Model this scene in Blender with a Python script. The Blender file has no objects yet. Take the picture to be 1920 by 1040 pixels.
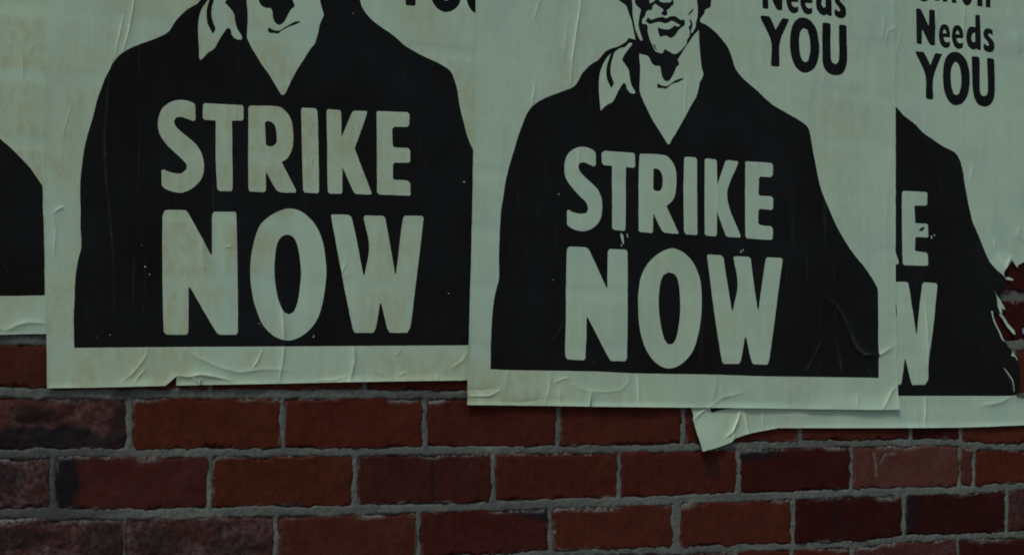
import bpy, math, random
import numpy as np
from mathutils import Vector
from mathutils.geometry import delaunay_2d_cdt

# ------------------------------------------------------------------ camera, sky, sun, exposure
sc = bpy.context.scene
col = sc.collection
TH = math.radians(37.65)          # the wall recedes to the right of the view
D = 3.44                          # metres from lens to wall along the view axis
F = 5045.0                        # focal length in photo pixels (1920 wide)
ZC = 1.50                         # eye height
YH = 770.0                        # horizon row in the photo

cam = bpy.data.cameras.new("camera")
cam.sensor_width = 36.0
cam.lens = 36.0 * F / 1920.0
cam.shift_y = (YH - 520.0) / 1920.0
cam.clip_start = 0.05
cam.clip_end = 500.0
camo = bpy.data.objects.new("camera", cam)
camo.location = (-D * math.sin(TH), -D * math.cos(TH), ZC)
camo.rotation_euler = (math.radians(90), 0, -TH)
col.objects.link(camo)
sc.camera = camo

SUN_EL, SUN_AZ = math.radians(50), math.radians(228)   # azimuth clockwise from +Y
world = bpy.data.worlds.new("World")
sc.world = world
world.use_nodes = True
wn = world.node_tree.nodes
sky = wn.new("ShaderNodeTexSky")
sky.sky_type = 'NISHITA'
sky.sun_disc = False
sky.sun_elevation = SUN_EL
sky.sun_rotation = SUN_AZ
sky.air_density = 1.0
sky.dust_density = 3.0
wn["Background"].inputs["Strength"].default_value = 0.075
world.node_tree.links.new(sky.outputs[0], wn["Background"].inputs["Color"])

sun = bpy.data.lights.new("sun", 'SUN')
sun.energy = 1.5
sun.angle = math.radians(11)
sun.color = (1.0, 0.96, 0.88)
suno = bpy.data.objects.new("sun", sun)
sd = Vector((math.sin(SUN_AZ) * math.cos(SUN_EL), math.cos(SUN_AZ) * math.cos(SUN_EL), math.sin(SUN_EL)))
suno.rotation_euler = (-sd).to_track_quat('-Z', 'Y').to_euler()
suno.location = (0, -5, 6)
col.objects.link(suno)

sc.view_settings.view_transform = 'Standard'
sc.view_settings.look = 'None'
sc.view_settings.gamma = 1.0
sc.view_settings.use_curve_mapping = False
sc.view_settings.exposure = -0.62
sc.cycles.filter_width = 1.9

# ------------------------------------------------------------------ helpers
rng = np.random.default_rng(7)
random.seed(7)
CT, ST = math.cos(TH), math.sin(TH)

def wall(p):
    """photo pixels -> metres on the wall plane (X along wall, Z up)"""
    p = np.asarray(p, float).reshape(-1, 2)
    t = (p[:, 0] - 960.0) / F
    X = t * D / (CT - t * ST)
    dep = D + X * ST
    Z = ZC - (p[:, 1] - YH) * dep / F
    return np.stack([X, Z], 1)

def unwall(q):
    q = np.asarray(q, float).reshape(-1, 2)
    dep = D + q[:, 0] * ST
    return np.stack([960 + F * q[:, 0] * CT / dep, YH - F * (q[:, 1] - ZC) / dep], 1)

_tabs = {}
def vnoise(x, y, seed=0):
    if seed not in _tabs:
        _tabs[seed] = np.random.default_rng(1000 + seed).random((256, 256))
    T = _tabs[seed]
    xi = np.floor(x).astype(int); yi = np.floor(y).astype(int)
    fx = x - xi; fy = y - yi
    fx = fx * fx * fx * (fx * (6 * fx - 15) + 10); fy = fy * fy * fy * (fy * (6 * fy - 15) + 10)
    a = T[xi % 256, yi % 256]; b = T[(xi + 1) % 256, yi % 256]
    c = T[xi % 256, (yi + 1) % 256]; d = T[(xi + 1) % 256, (yi + 1) % 256]
    return (a * (1 - fx) + b * fx) * (1 - fy) + (c * (1 - fx) + d * fx) * fy * 1.0

def fbm(x, y, seed=0, octs=4):
    s = 0; a = 0.5; n = 0
    for i in range(octs):
        s = s + a * (vnoise(x * 2 ** i + 17 * i, y * 2 ** i + 31 * i, seed + i) - 0.5)
        n += a; a *= 0.5
    return 2 * s / n            # about -1..1

def sstep(a, b, x):
    t = np.clip((x - a) / (b - a), 0, 1)
    return t * t * (3 - 2 * t)

def inside(poly, pts):
    """even-odd test, vectorised"""
    poly = np.asarray(poly); res = np.zeros(len(pts), bool)
    lo = poly.min(0); hi = poly.max(0)
    idx = np.nonzero((pts[:, 0] >= lo[0]) & (pts[:, 0] <= hi[0]) & (pts[:, 1] >= lo[1]) & (pts[:, 1] <= hi[1]))[0]
    if len(idx) == 0: return res
    x = pts[idx, 0]; y = pts[idx, 1]; r = np.zeros(len(idx), bool)
    for (x1, y1), (x2, y2) in zip(poly, np.roll(poly, -1, 0)):
        if y1 == y2: continue
        c = ((y1 > y) != (y2 > y)) & (x < (x2 - x1) * (y - y1) / (y2 - y1) + x1)
        r ^= c
    res[idx] = r
    return res

def seg_dist(pts, line):
    """distance to a polyline, and the signed side (+ right of travel)"""
    best = np.full(len(pts), 1e9); tt = np.zeros(len(pts)); side = np.zeros(len(pts))
    line = np.asarray(line, float)
    L = np.concatenate([[0], np.cumsum(np.hypot(*np.diff(line, axis=0).T))])
    for i in range(len(line) - 1):
        a, b = line[i], line[i + 1]; ab = b - a; l2 = ab @ ab
        t = np.clip(((pts - a) @ ab) / l2, 0, 1)
        q = a + t[:, None] * ab
        d = np.hypot(*(pts - q).T)
        m = d < best
        best[m] = d[m]
        tt[m] = ((L[i] + t * math.sqrt(l2)) / L[-1])[m]
        s = np.sign(ab[0] * (pts[:, 1] - a[1]) - ab[1] * (pts[:, 0] - a[0]))
        side[m] = s[m]
    return best, tt, side

def smooth_poly(P, step=2.2, ang=38, jit=0.18):
    """trace -> smooth closed outline; corners sharper than `ang` stay corners"""
    P = np.asarray(P, float)
    keep = [0]
    for i in range(1, len(P)):
        if np.hypot(*(P[i] - P[keep[-1]])) > 0.05: keep.append(i)
    P = P[keep]
    if np.hypot(*(P[0] - P[-1])) < 0.05: P = P[:-1]
    n = len(P); tan = []; corner = []
    for i in range(n):
        a = P[i] - P[i - 1]; b = P[(i + 1) % n] - P[i]
        la, lb = np.hypot(*a), np.hypot(*b)
        c = (a @ b) / (la * lb + 1e-12)
        cr = math.degrees(math.acos(max(-1, min(1, c)))) > ang
        corner.append(cr)
        t = a + b
        tan.append(t / (np.hypot(*t) + 1e-9))
    out = []
    for i in range(n):
        j = (i + 1) % n
        p, q = P[i], P[j]; L = np.hypot(*(q - p)); ch = (q - p) / L
        ta = ch if corner[i] else tan[i]; tb = ch if corner[j] else tan[j]
        k = max(1, int(L / step))
        for s in range(k):
            u = s / k
            h00 = 2 * u ** 3 - 3 * u ** 2 + 1; h10 = u ** 3 - 2 * u ** 2 + u
            h01 = -2 * u ** 3 + 3 * u ** 2; h11 = u ** 3 - u ** 2
            out.append(h00 * p + h10 * L * ta + h01 * q + h11 * L * tb)
    out = np.array(out)
    if jit:
        out = out + jit * np.stack([fbm(out[:, 0] / 4, out[:, 1] / 4, 40, 2), fbm(out[:, 0] / 4, out[:, 1] / 4, 50, 2)], 1)
    return out

# enlarged crops the outlines were measured in: origin and magnification
TILES = dict(A=(0, 0, 3.84), B=(480, 0, 3.84), C=(960, 250, 3.84), C1=(960, 0, 3.84), D1=(1420, 0, 3.84), D2=(1420, 250, 3.84),
             D3=(1420, 510, 3.84), F=(1150, 0, 10.095), G=(1100, 60, 8.0), H=(360, 0, 6.38), N=(1410, 0, 10.095),
             M=(1700, 0, 10.095), R1=(1780, 440, 13.69), R2=(1780, 500, 7.43), R3=(1800, 620, 7.43), L=(1270, 740, 8.348),
             Q=(240, 630, 6.857), E=(1660, 330, 5.475), W=(1660, 510, 3.714), P=(0, 0, 1))
def T(name, pts):
    ox, oy, s = TILES[name]
    return [(ox + x / s, oy + y / s) for x, y in pts]

def affine(src, dst):
    A = np.array([[x, y, 1] for x, y in src], float)
    return np.linalg.solve(A, np.array(dst, float))
def ap(M, pts):
    return [tuple(np.array([x, y, 1.0]) @ M) for x, y in pts]

def tag(o, label=None, cat=None, group=None, kind=None):
    if label: o['label'] = label
    if cat: o['category'] = cat
    if group: o['group'] = group
    if kind: o['kind'] = kind

def mesh_obj(name, verts, faces, mats, parent=None, smooth=True, fmat=None, attrs=None):
    me = bpy.data.meshes.new(name)
    me.from_pydata([tuple(map(float, v)) for v in verts], [], [tuple(map(int, f)) for f in faces])
    for m in mats: me.materials.append(m)
    if fmat is not None: me.polygons.foreach_set("material_index", np.asarray(fmat, dtype=np.int32))
    me.polygons.foreach_set("use_smooth", np.full(len(me.polygons), smooth))
    for k, a in (attrs or {}).items():
        at = me.attributes.new(k, 'FLOAT', 'POINT')
        at.data.foreach_set("value", np.asarray(a, dtype=np.float32))
    me.update()
    o = bpy.data.objects.new(name, me)
    col.objects.link(o)
    if parent: o.parent = parent
    return o

# ------------------------------------------------------------------ materials
class Mat:
    def __init__(self, name):
        self.m = bpy.data.materials.new(name); self.m.use_nodes = True
        self.t = self.m.node_tree; self.b = self.t.nodes["Principled BSDF"]
        self.tc = self.n("ShaderNodeTexCoord")
    def n(self, k, **kw):
        nd = self.t.nodes.new(k)
        for a, v in kw.items(): setattr(nd, a, v)
        return nd
    def l(self, a, b): self.t.links.new(a, b)
    def mapping(self, scale):
        mp = self.n("ShaderNodeMapping"); mp.inputs["Scale"].default_value = scale
        self.l(self.tc.outputs["Object"], mp.inputs["Vector"]); return mp.outputs[0]
    def noise(self, scale, detail=4, rough=0.55, vec=None):
        nz = self.n("ShaderNodeTexNoise"); nz.inputs["Scale"].default_value = scale
        nz.inputs["Detail"].default_value = detail; nz.inputs["Roughness"].default_value = rough
        self.l(vec if vec is not None else self.tc.outputs["Object"], nz.inputs["Vector"]); return nz.outputs["Fac"]
    def ramp(self, fac, stops):
        r = self.n("ShaderNodeValToRGB"); e = r.color_ramp.elements
        while len(e) < len(stops): e.new(0.5)
        for el, (p, c) in zip(e, stops):
            el.position = p; el.color = (c, c, c, 1) if not isinstance(c, tuple) else c + (1,)
        self.l(fac, r.inputs[0]); return r.outputs[0]
    def mix(self, fac, a, b, mode='MIX'):
        x = self.n("ShaderNodeMix", data_type='RGBA', blend_type=mode)
        for s, v in ((0, fac), (6, a), (7, b)):
            if isinstance(v, (int, float)): x.inputs[s].default_value = v
            elif isinstance(v, tuple): x.inputs[s].default_value = v + (1,)
            else: self.l(v, x.inputs[s])
        return x.outputs[2]
    def math(self, op, a, b=0.0):
        x = self.n("ShaderNodeMath", operation=op)
        for i, v in enumerate((a, b)):
            if isinstance(v, (int, float)): x.inputs[i].default_value = v
            else: self.l(v, x.inputs[i])
        return x.outputs[0]
    def attr(self, name):
        a = self.n("ShaderNodeAttribute"); a.attribute_name = name; return a.outputs["Fac"]
    def bump(self, h, strength, dist):
        b = self.n("ShaderNodeBump"); b.inputs["Strength"].default_value = strength; b.inputs["Distance"].default_value = dist
        self.l(h, b.inputs["Height"]); self.l(b.outputs[0], self.b.inputs["Normal"])
    def base(self, c): self.l(c, self.b.inputs["Base Color"])

def paper_material():
    m = Mat("pasted_paper")
    c = m.mix(m.ramp(m.noise(9, 5, 0.6), [(0.35, 0.0), (0.65, 1.0)]), (0.565, 0.785, 0.585), (0.495, 0.725, 0.605))
    blot = m.ramp(m.noise(60, 6, 0.7, m.mapping((1.3, 1, .8))), [(0.40, 0.35), (0.50, 0.6), (0.58, 1.0)])
    st = m.math('MULTIPLY', m.attr("stain"), blot)
    c = m.mix(st, c, (0.50, 0.61, 0.405))
    c = m.mix(m.math('MULTIPLY', m.ramp(m.noise(4.5, 5, 0.7), [(0.52, 0.0), (0.66, 0.55)]), m.ramp(m.noise(45, 5, 0.7), [(0.42, 0.0), (0.56, 1.0)])), c, (0.52, 0.60, 0.40))
    c = m.mix(m.math('MULTIPLY', m.attr("fold_glint"), 0.85), c, (0.88, 0.95, 0.76))                                   # over the paste stains on the bricks: crease highlights painted pale
    streak = m.ramp(m.noise(1.0, 4, 0.6, m.mapping((90, 40, 7))), [(0.3, 0.965), (0.7, 1.03)])
    c = m.mix(1.0, c, streak, 'MULTIPLY')
    fib = m.ramp(m.noise(700, 3, 0.6), [(0.3, 0.94), (0.7, 1.05)])
    c = m.mix(1.0, c, fib, 'MULTIPLY')
    hair = m.ramp(m.noise(1.0, 2, 0.5, m.mapping((210, 60, 7))), [(0.655, 0.0), (0.70, 1.0)])
    hair = m.math('MULTIPLY', hair, m.ramp(m.noise(5, 2), [(0.45, 0.0), (0.6, 1.0)]))
    c = m.mix(m.math('MULTIPLY', hair, 0.35), c, (0.66, 0.84, 0.66))
    spk = m.ramp(m.noise(330, 2, 0.5), [(0.735, 0.0), (0.77, 0.55)])
    c = m.mix(m.math('MULTIPLY', spk, m.ramp(m.noise(14, 2), [(0.5, 0.0), (0.65, 1.0)])), c, (0.2, 0.24, 0.2))
    m.base(c)
    m.b.inputs["Roughness"].default_value = 0.62
    m.b.inputs["Specular IOR Level"].default_value = 0.35
    h = m.math('ADD', m.math('MULTIPLY', m.noise(1.0, 4, 0.6, m.mapping((120, 30, 16))), 1.0), m.math('MULTIPLY', m.noise(420, 3, 0.6), 0.22))
    m.bump(h, 0.09, 0.0022)
    return m.m

def ink_material():
    m = Mat("black_poster_ink")
    c = m.mix(m.ramp(m.noise(6, 5, 0.65), [(0.40, 0.0), (0.64, 1.0)]), (0.0080, 0.0075, 0.0062), (0.0120, 0.0140, 0.0155))  # bluish patches paint a broad sheen into the ink colour
    c = m.mix(m.math('MULTIPLY', m.attr("fold_glint"), m.ramp(m.noise(60, 4, .7), [(0.4, 0.06), (0.65, 0.30)])), c, (0.30, 0.34, 0.38))  # blue-grey crease sheen painted over the black
    wear = m.ramp(m.noise(1.0, 5, 0.7, m.mapping((260, 60, 30))), [(0.66, 0.0), (0.8, 0.10)])
    c = m.mix(wear, c, (0.22, 0.25, 0.23))
    hair = m.ramp(m.noise(1.0, 2, 0.5, m.mapping((210, 60, 7))), [(0.655, 0.0), (0.70, 1.0)])
    hair = m.math('MULTIPLY', hair, m.ramp(m.noise(5, 2), [(0.45, 0.0), (0.6, 1.0)]))
    c = m.mix(m.math('MULTIPLY', hair, 0.05), c, (0.25, 0.28, 0.30))
    fl = m.math('MULTIPLY', m.ramp(m.noise(240, 2, 0.5), [(0.755, 0.0), (0.79, 0.6)]), m.ramp(m.noise(11, 3), [(0.52, 0.0), (0.66, 1.0)]))
    c = m.mix(fl, c, (0.42, 0.46, 0.42))
    m.base(c)
    r = m.ramp(m.noise(1.0, 4, 0.6, m.mapping((70, 30, 12))), [(0.3, 0.26), (0.7, 0.42)])
    m.l(r, m.b.inputs["Roughness"])
    m.b.inputs["Specular IOR Level"].default_value = 0.16
    h = m.math('ADD', m.math('MULTIPLY', m.noise(1.0, 4, 0.6, m.mapping((120, 30, 16))), 1.0), m.math('MULTIPLY', m.noise(420, 3, 0.6), 0.22))
    m.bump(h, 0.09, 0.0022)
    return m.m

def brick_material():
    m = Mat("old_red_brick")
    oi = m.n("ShaderNodeObjectInfo")
    loc = m.tc.outputs["Object"]
    c = m.mix(m.ramp(m.noise(22, 6, 0.65), [(0.3, 0.0), (0.7, 1.0)]), oi.outputs["Color"], m.mix(1.0, oi.outputs["Color"], (1.35, 1.6, 1.6), 'MULTIPLY'))
    c = m.mix(m.ramp(m.noise(75, 5, 0.7), [(0.45, 0.0), (0.72, 0.5)]), c, m.mix(1.0, oi.outputs["Color"], (0.45, 0.5, 0.6), 'MULTIPLY'))
    pit = m.ramp(m.noise(190, 3, 0.6), [(0.62, 0.0), (0.72, 0.7)])
    c = m.mix(m.math('MULTIPLY', pit, m.ramp(m.noise(18, 3), [(0.42, 0.0), (0.6, 1.0)])), c, (0.012, 0.008, 0.007))
    sp = m.ramp(m.noise(360, 2, 0.6), [(0.68, 0.0), (0.76, 0.5)])
    c = m.mix(m.math('MULTIPLY', sp, m.ramp(m.noise(30, 3), [(0.45, 0.0), (0.6, 1.0)])), c, (0.20, 0.12, 0.10))
    c = m.mix(m.math('MULTIPLY', m.attr("bloom"), m.math('MULTIPLY', m.ramp(m.noise(150, 6, 0.8), [(0.42, 0.0), (0.60, 1.0)]), m.ramp(m.noise(26, 4, 0.7), [(0.38, 0.15), (0.6, 1.0)]))), c, (0.140, 0.100, 0.105))   # salts
    c = m.mix(m.math('MULTIPLY', m.attr("soot"), m.ramp(m.noise(50, 4), [(0.25, 0.75), (0.55, 1.0)])), c, (0.012, 0.014, 0.017))
    c = m.mix(m.math('MULTIPLY', m.attr("smear"), m.ramp(m.noise(210, 4, 0.7), [(0.40, 0.0), (0.52, 1.0)])), c, (0.20, 0.215, 0.20))
    m.base(c)
    m.b.inputs["Roughness"].default_value = 0.9
    m.b.inputs["Specular IOR Level"].default_value = 0.10
    h = m.math('ADD', m.noise(95, 6, 0.7), m.math('MULTIPLY', m.noise(420, 4, 0.7), 0.4))
    m.bump(h, 0.6, 0.0016)
    return m.m

def mortar_material():
    m = Mat("grey_mortar")
    c = m.mix(m.ramp(m.noise(16, 6, 0.65), [(0.3, 0.0), (0.7, 1.0)]), (0.136, 0.160, 0.143), (0.205, 0.238, 0.212))
    c = m.mix(m.ramp(m.noise(260, 4, 0.7), [(0.35, 0.65), (0.6, 0.0)]), c, (0.075, 0.085, 0.08))
    c = m.mix(m.math('MULTIPLY', m.attr("soot"), 0.85), c, (0.045, 0.05, 0.052))
    m.base(c)
    m.b.inputs["Roughness"].default_value = 0.9
    h = m.math('ADD', m.noise(130, 6, 0.72), m.math('MULTIPLY', m.noise(600, 3, 0.7), 0.4))
    m.bump(h, 0.6, 0.0020)
    return m.m

def plain_material(name, rgb, rough=0.9, scale=30):
    m = Mat(name)
    c = m.mix(m.noise(scale, 5, 0.65), tuple(v * 0.75 for v in rgb), tuple(v * 1.2 for v in rgb))
    m.base(c); m.b.inputs["Roughness"].default_value = rough
    m.bump(m.noise(scale * 6, 5, 0.7), 0.5, 0.003)
    return m.m

PAPER, INK, BRICK, MORTAR = paper_material(), ink_material(), brick_material(), mortar_material()
PAVE = plain_material("concrete_pavement", (0.22, 0.22, 0.21))
CHIP = plain_material("pale_blue_paint", (0.30, 0.40, 0.52), 0.6)

# ------------------------------------------------------------------ pavement
mesh_obj("pavement", [(-40, -40, 0), (40, -40, 0), (40, 0.3, 0), (-40, 0.3, 0)], [(0, 1, 2, 3)], [PAVE], smooth=False)
tag(bpy.data.objects["pavement"], "grey concrete pavement at the foot of the brick wall", "pavement", kind="structure")

# ------------------------------------------------------------------ brick wall
# centre lines of the bed joints (photo pixels), top to bottom, and the upright joints of each course
BED = {
    -2: [(0, 528), (400, 538), (960, 560), (1400, 570), (1880, 556), (1960, 553)],
    -1: [(-60, 636), (40, 637), (85, 637), (600, 646), (1200, 654), (1880, 647), (1960, 645)],
    0: [(-60, 735), (0, 735), (200, 739), (300, 738), (480, 738), (690, 738), (870, 740), (1280, 744), (1700, 744), (1960, 742)],
    1: [(-60, 853), (50, 852), (150, 848), (300, 849.5), (590, 847), (900, 844), (1180, 841.5), (1400, 836), (1600, 831), (1790, 829), (1830, 835), (1900, 838), (1960, 836)],
    2: [(-60, 962), (50, 963), (300, 964), (480, 958), (590, 958.5), (800, 952), (1000, 946), (1180, 940.6), (1300, 935), (1420, 931.5), (1600, 923.6), (1800, 919.7), (1900, 912), (1960, 910)],
    3: [(-60, 1083), (300, 1077), (700, 1060), (1040, 1037), (1300, 1030), (1420, 1026), (1600, 1020), (1700, 1010), (1900, 1002), (1960, 999)],
}
# half thickness of each bed joint in metres
BEDH = {-2: .0055, -1: .0052, 0: .0041, 1: .0036, 2: .0043, 3: .0034}
UPR = {
    -2: [1800, 1992],
    -1: [-190, 100, 1720, 1997],
    0: [-210, 96, 396, 686, 940, 1175, 1400, 1606, 1722, 1902, 2085],
    1: [-50, 245, 531.5, 799, 1048.5, 1283, 1501.5, 1708.5, 1803, 1990],
    2: [-210, 101.5, 395, 668, 926, 1163, 1386, 1598, 1801.5, 1828, 2010],
    3: [-60, 236, 519.5, 786, 1034, 1270, 1489, 1697, 1889, 2075],
    4: [-210, 100, 400, 672, 925, 1160, 1380, 1487, 1600, 1797, 1985],
}
BEDW = {k: wall(v) for k, v in BED.items()}
def bed_z(k, X):
    if k in BEDW: return np.interp(X, BEDW[k][:, 0], BEDW[k][:, 1])
    if k > 3: return np.interp(X, BEDW[3][:, 0], BEDW[3][:, 1]) - 0.0735 * (k - 3)
    return np.interp(X, BEDW[-2][:, 0], BEDW[-2][:, 1]) + 0.0735 * (-2 - k)
def wx(px): return float(wall([(px, 800)])[0, 0])

bw = bpy.data.objects.new("brick_wall", None); col.objects.link(bw)
tag(bw, "dark red brick wall with pale grey mortar joints behind the strike posters", "wall", kind="thing")

def brick_depth(u, v, hu, hv, X, Z, seed, chip):
    """how far a brick face lies behind the plane of the wall (m); u,v from brick centre"""
    eu = hu - np.abs(u); ev = hv - np.abs(v)
    e = np.minimum(eu, ev)
    e = np.where((eu < 0.007) & (ev < 0.007), 0.007 - np.hypot(np.maximum(0.007 - eu, 0), np.maximum(0.007 - ev, 0)), e)
    e = e + 0.0024 * fbm(X * 200, Z * 200, seed, 2) + 0.0030 * fbm(X * 95, Z * 95, seed + 2, 2) + 0.0036 * fbm(X * 40, Z * 48, seed + 3, 2)
    roll = 0.0062 * (1 - sstep(-0.0022, 0.0022 + chip, e))
    rough = 0.0009 * fbm(X * 38, Z * 38, seed + 5, 4) + 0.0004 * fbm(X * 160, Z * 160, seed + 6, 3)
    return roll + rough

BCOL = {  # base colours: ordinary, orange, plum, pale worn
    'n': (0.072, 0.0150, 0.0085), 'o': (0.083, 0.0185, 0.0092), 'p': (0.058, 0.0128, 0.0098), 'w': (0.055, 0.0165, 0.0125), 'v': (0.086, 0.027, 0.019), 'd': (0.040, 0.0068, 0.0055)}
KIND = {(-2, 0): 'd', (-1, 2): 'd', (0, 8): 'd', (0, 9): 'n', (-1, 0): 'n', (0, 1): 'o', (0, 2): 'o', (0, 3): 'n', (1, 0): 'w', (1, 1): 'o', (1, 2): 'n', (1, 3): 'n', (1, 4): 'n', (1, 5): 'n', (1, 6): 'n', (1, 7): 'd', (1, 8): 'o',
        (2, 0): 'w', (2, 1): 'p', (2, 2): 'o', (2, 3): 'p', (2, 4): 'n', (2, 5): 'n', (2, 6): 'd', (2, 7): 'v', (2, 8): 'v', (2, 9): 'o',
        (3, 0): 'w', (3, 1): 'w', (3, 2): 'n', (3, 3): 'p', (3, 4): 'n', (3, 5): 'n', (3, 6): 'd', (3, 7): 'd', (3, 8): 'w', (4, 7): 'n', (4, 8): 'p', (4, 9): 'd'}
SOOT = {(2, 1): [(-1.0, 0, .30, 2.5, 1.0)], (3, 3): [(0.85, 1.0, .5, .55, .9)], (2, 6): [(-.85, .95, .55, .45, .8)], (3, 7): [(-1, 0, .24, 2, .8)],
        (1, 0): [(-.1, -.6, .9, .55, .9), (.95, -.2, .25, 1.2, .7), (-.2, .3, .35, .35, .6)], (2, 0): [(.2, .2, .5, .5, .6), (-.6, -.4, .5, .4, .5)], (3, 0): [(-.4, .3, .5, .4, .6), (.75, .0, .35, .9, .55)], (3, 1): [(-.6, .1, .3, .5, .5), (.5, -.2, .4, .5, .4)], (2, 3): [(.1, 0, .03, 1.2, .6)], (3, 6): [(-.25, 0, .05, 1.6, .5)], (2, 5): [(.55, .1, .12, .5, .6)]}
BLOOM = {(1, 0): .75, (2, 0): 1.0, (3, 0): 1.0, (3, 1): .95, (2, 7): .35, (0, 0): .2, (3, 8): .5, (4, 8): .6, (2, 1): .12, (3, 2): .25}

VIS = {-2: [0], -1: [0, 2], 0: [0, 1, 2, 3, 8, 9], 1: list(range(9)), 2: list(range(10)), 3: list(range(9)), 4: list(range(10))}
built = set(); RECT = []
for c in range(-2, 5):
    ux = [wx(p) for p in UPR[c]]
    for i in VIS[c]:
        if i >= len(ux) - 1: continue
        xl, xr = ux[i], ux[i + 1]
        jw = 0.0026 if not (c == 2 and i in (7, 8)) else 0.0024
        jl = 0.0015 if (c == 2 and i == 8) else jw
        jr = 0.0015 if (c == 2 and i == 7) else jw
        if c == 3 and i == 1: jl = .0004
        if c == 3 and i == 0: jr = .0004
        if c == 3 and i == 5: jl = .0065
        if c == 3 and i == 4: jr = .0065
        xl += jl; xr -= jr
        xm = (xl + xr) / 2
        ht = BEDH.get(c - 1, .0055); hb = BEDH.get(c, .0055)
        nx = max(6, int((xr - xl) / 0.0022)); nz = 30
        seed = (c * 37 + i * 13) % 200
        g = []
        us = np.linspace(0, 1, nx + 1); vs = np.linspace(0, 1, nz + 1)
        U, V = np.meshgrid(us, vs)
        X = xl + (xr - xl) * U
        ZT = bed_z(c - 1, X) - ht; ZB = bed_z(c, X) + hb
        Z = ZB + (ZT - ZB) * V
        hu = (xr - xl) / 2; hv = (ZT - ZB) / 2
        tilt = rng.normal(0, 0.0006) * (U - .5) * 2 + rng.normal(0, 0.0005) * (V - .5) * 2
        chip = 0.0015 * rng.random()
        off = 0.0002 + 0.0012 * rng.random()
        Y = off + tilt + brick_depth((U - .5) * 2 * hu, (V - .5) * 2 * hv, hu, hv, X, Z, seed, chip)
        if c in (1, 2, 3) and i in (0, 1) and BLOOM.get((c, i), 0) > .5:
            Y = Y + 0.0030 * (fbm(X * 45, Z * 70, seed + 9, 4) + .3)
        Y = np.maximum(Y, 0.0)
        zc = float(Z.mean())
        verts = np.stack([X.ravel() - xm, Y.ravel(), Z.ravel() - zc], 1)
        W = nx + 1
        faces = [(r * W + k, r * W + k + 1, (r + 1) * W + k + 1, (r + 1) * W + k) for r in range(nz) for k in range(nx)]
        rim = [k for k in range(W)] + [r * W + nx for r in range(1, nz + 1)] + [nz * W + k for k in range(nx - 1, -1, -1)] + [r * W for r in range(nz - 1, 0, -1)]
        n0 = len(verts)
        back = verts[rim].copy(); back[:, 1] = 0.045
        verts = np.concatenate([verts, back])
        nr = len(rim)
        faces += [(rim[k], n0 + k, n0 + (k + 1) % nr, rim[(k + 1) % nr]) for k in range(nr)]
        bl = np.full(len(verts), BLOOM.get((c, i), 0.04)); so = np.zeros(len(verts))
        uu = np.concatenate([((U - .5) * 2).ravel(), np.zeros(nr)]); vv = np.concatenate([((V - .5) * 2).ravel(), np.zeros(nr)])
        XX = verts[:, 0] + xm; ZZ = verts[:, 2] + zc
        for (su, sv, ru, rv, amt) in SOOT.get((c, i), []):
            d = np.hypot((uu - su) / ru, (vv - sv) / rv) + 0.45 * fbm(XX * 50, ZZ * 50, seed + 11, 3)
            so = np.maximum(so, amt * (1 - sstep(.75, 1.2, d)))
        edge = np.concatenate([np.minimum(hu - np.abs((U - .5) * 2 * hu), hv - np.abs((V - .5) * 2 * hv)).ravel(), np.zeros(nr)])
        topd = np.concatenate([((1 - V) * (ZT - ZB)).ravel(), np.zeros(nr)])
        sm = (1 - sstep(.0005, .0045, edge + .0035 * fbm(XX * 70, ZZ * 70, seed + 15, 3))) * .75 * sstep(.05, .40, fbm(XX * 18, ZZ * 18, seed + 23, 3))
        sm = np.maximum(sm, (1 - sstep(.001, .0070, topd + .007 * fbm(XX * 24, ZZ * 60, seed + 19, 3))) * sstep(-.1, .3, fbm(XX * 14, ZZ * 4, seed + 21, 2)))
        if (c, i) == (2, 7):   # a chalky scratch
            pp = unwall(np.stack([XX, ZZ], 1))
            for ln in ([(1639, 850), (1643, 866), (1644, 892)], [(1652, 867), (1661, 852), (1681, 849)]):
                sm = np.maximum(sm, .8 * (1 - sstep(1.0, 3.2, seg_dist(pp, ln)[0])))
        o = mesh_obj("brick", verts, faces, [BRICK], bw, attrs=dict(bloom=bl, soot=so, smear=sm))
        o.location = (xm, 0, zc)
        kc = BCOL[KIND.get((c, i), random.choice('nnopd'))]
        f = 1 + 0.10 * rng.normal(); h = 1 + 0.05 * rng.normal()
        o.color = (kc[0] * f, kc[1] * f * h, kc[2] * f * h, 1)
        built.add((c, i)); RECT.append((xl, xr, c, ht, hb))

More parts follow.
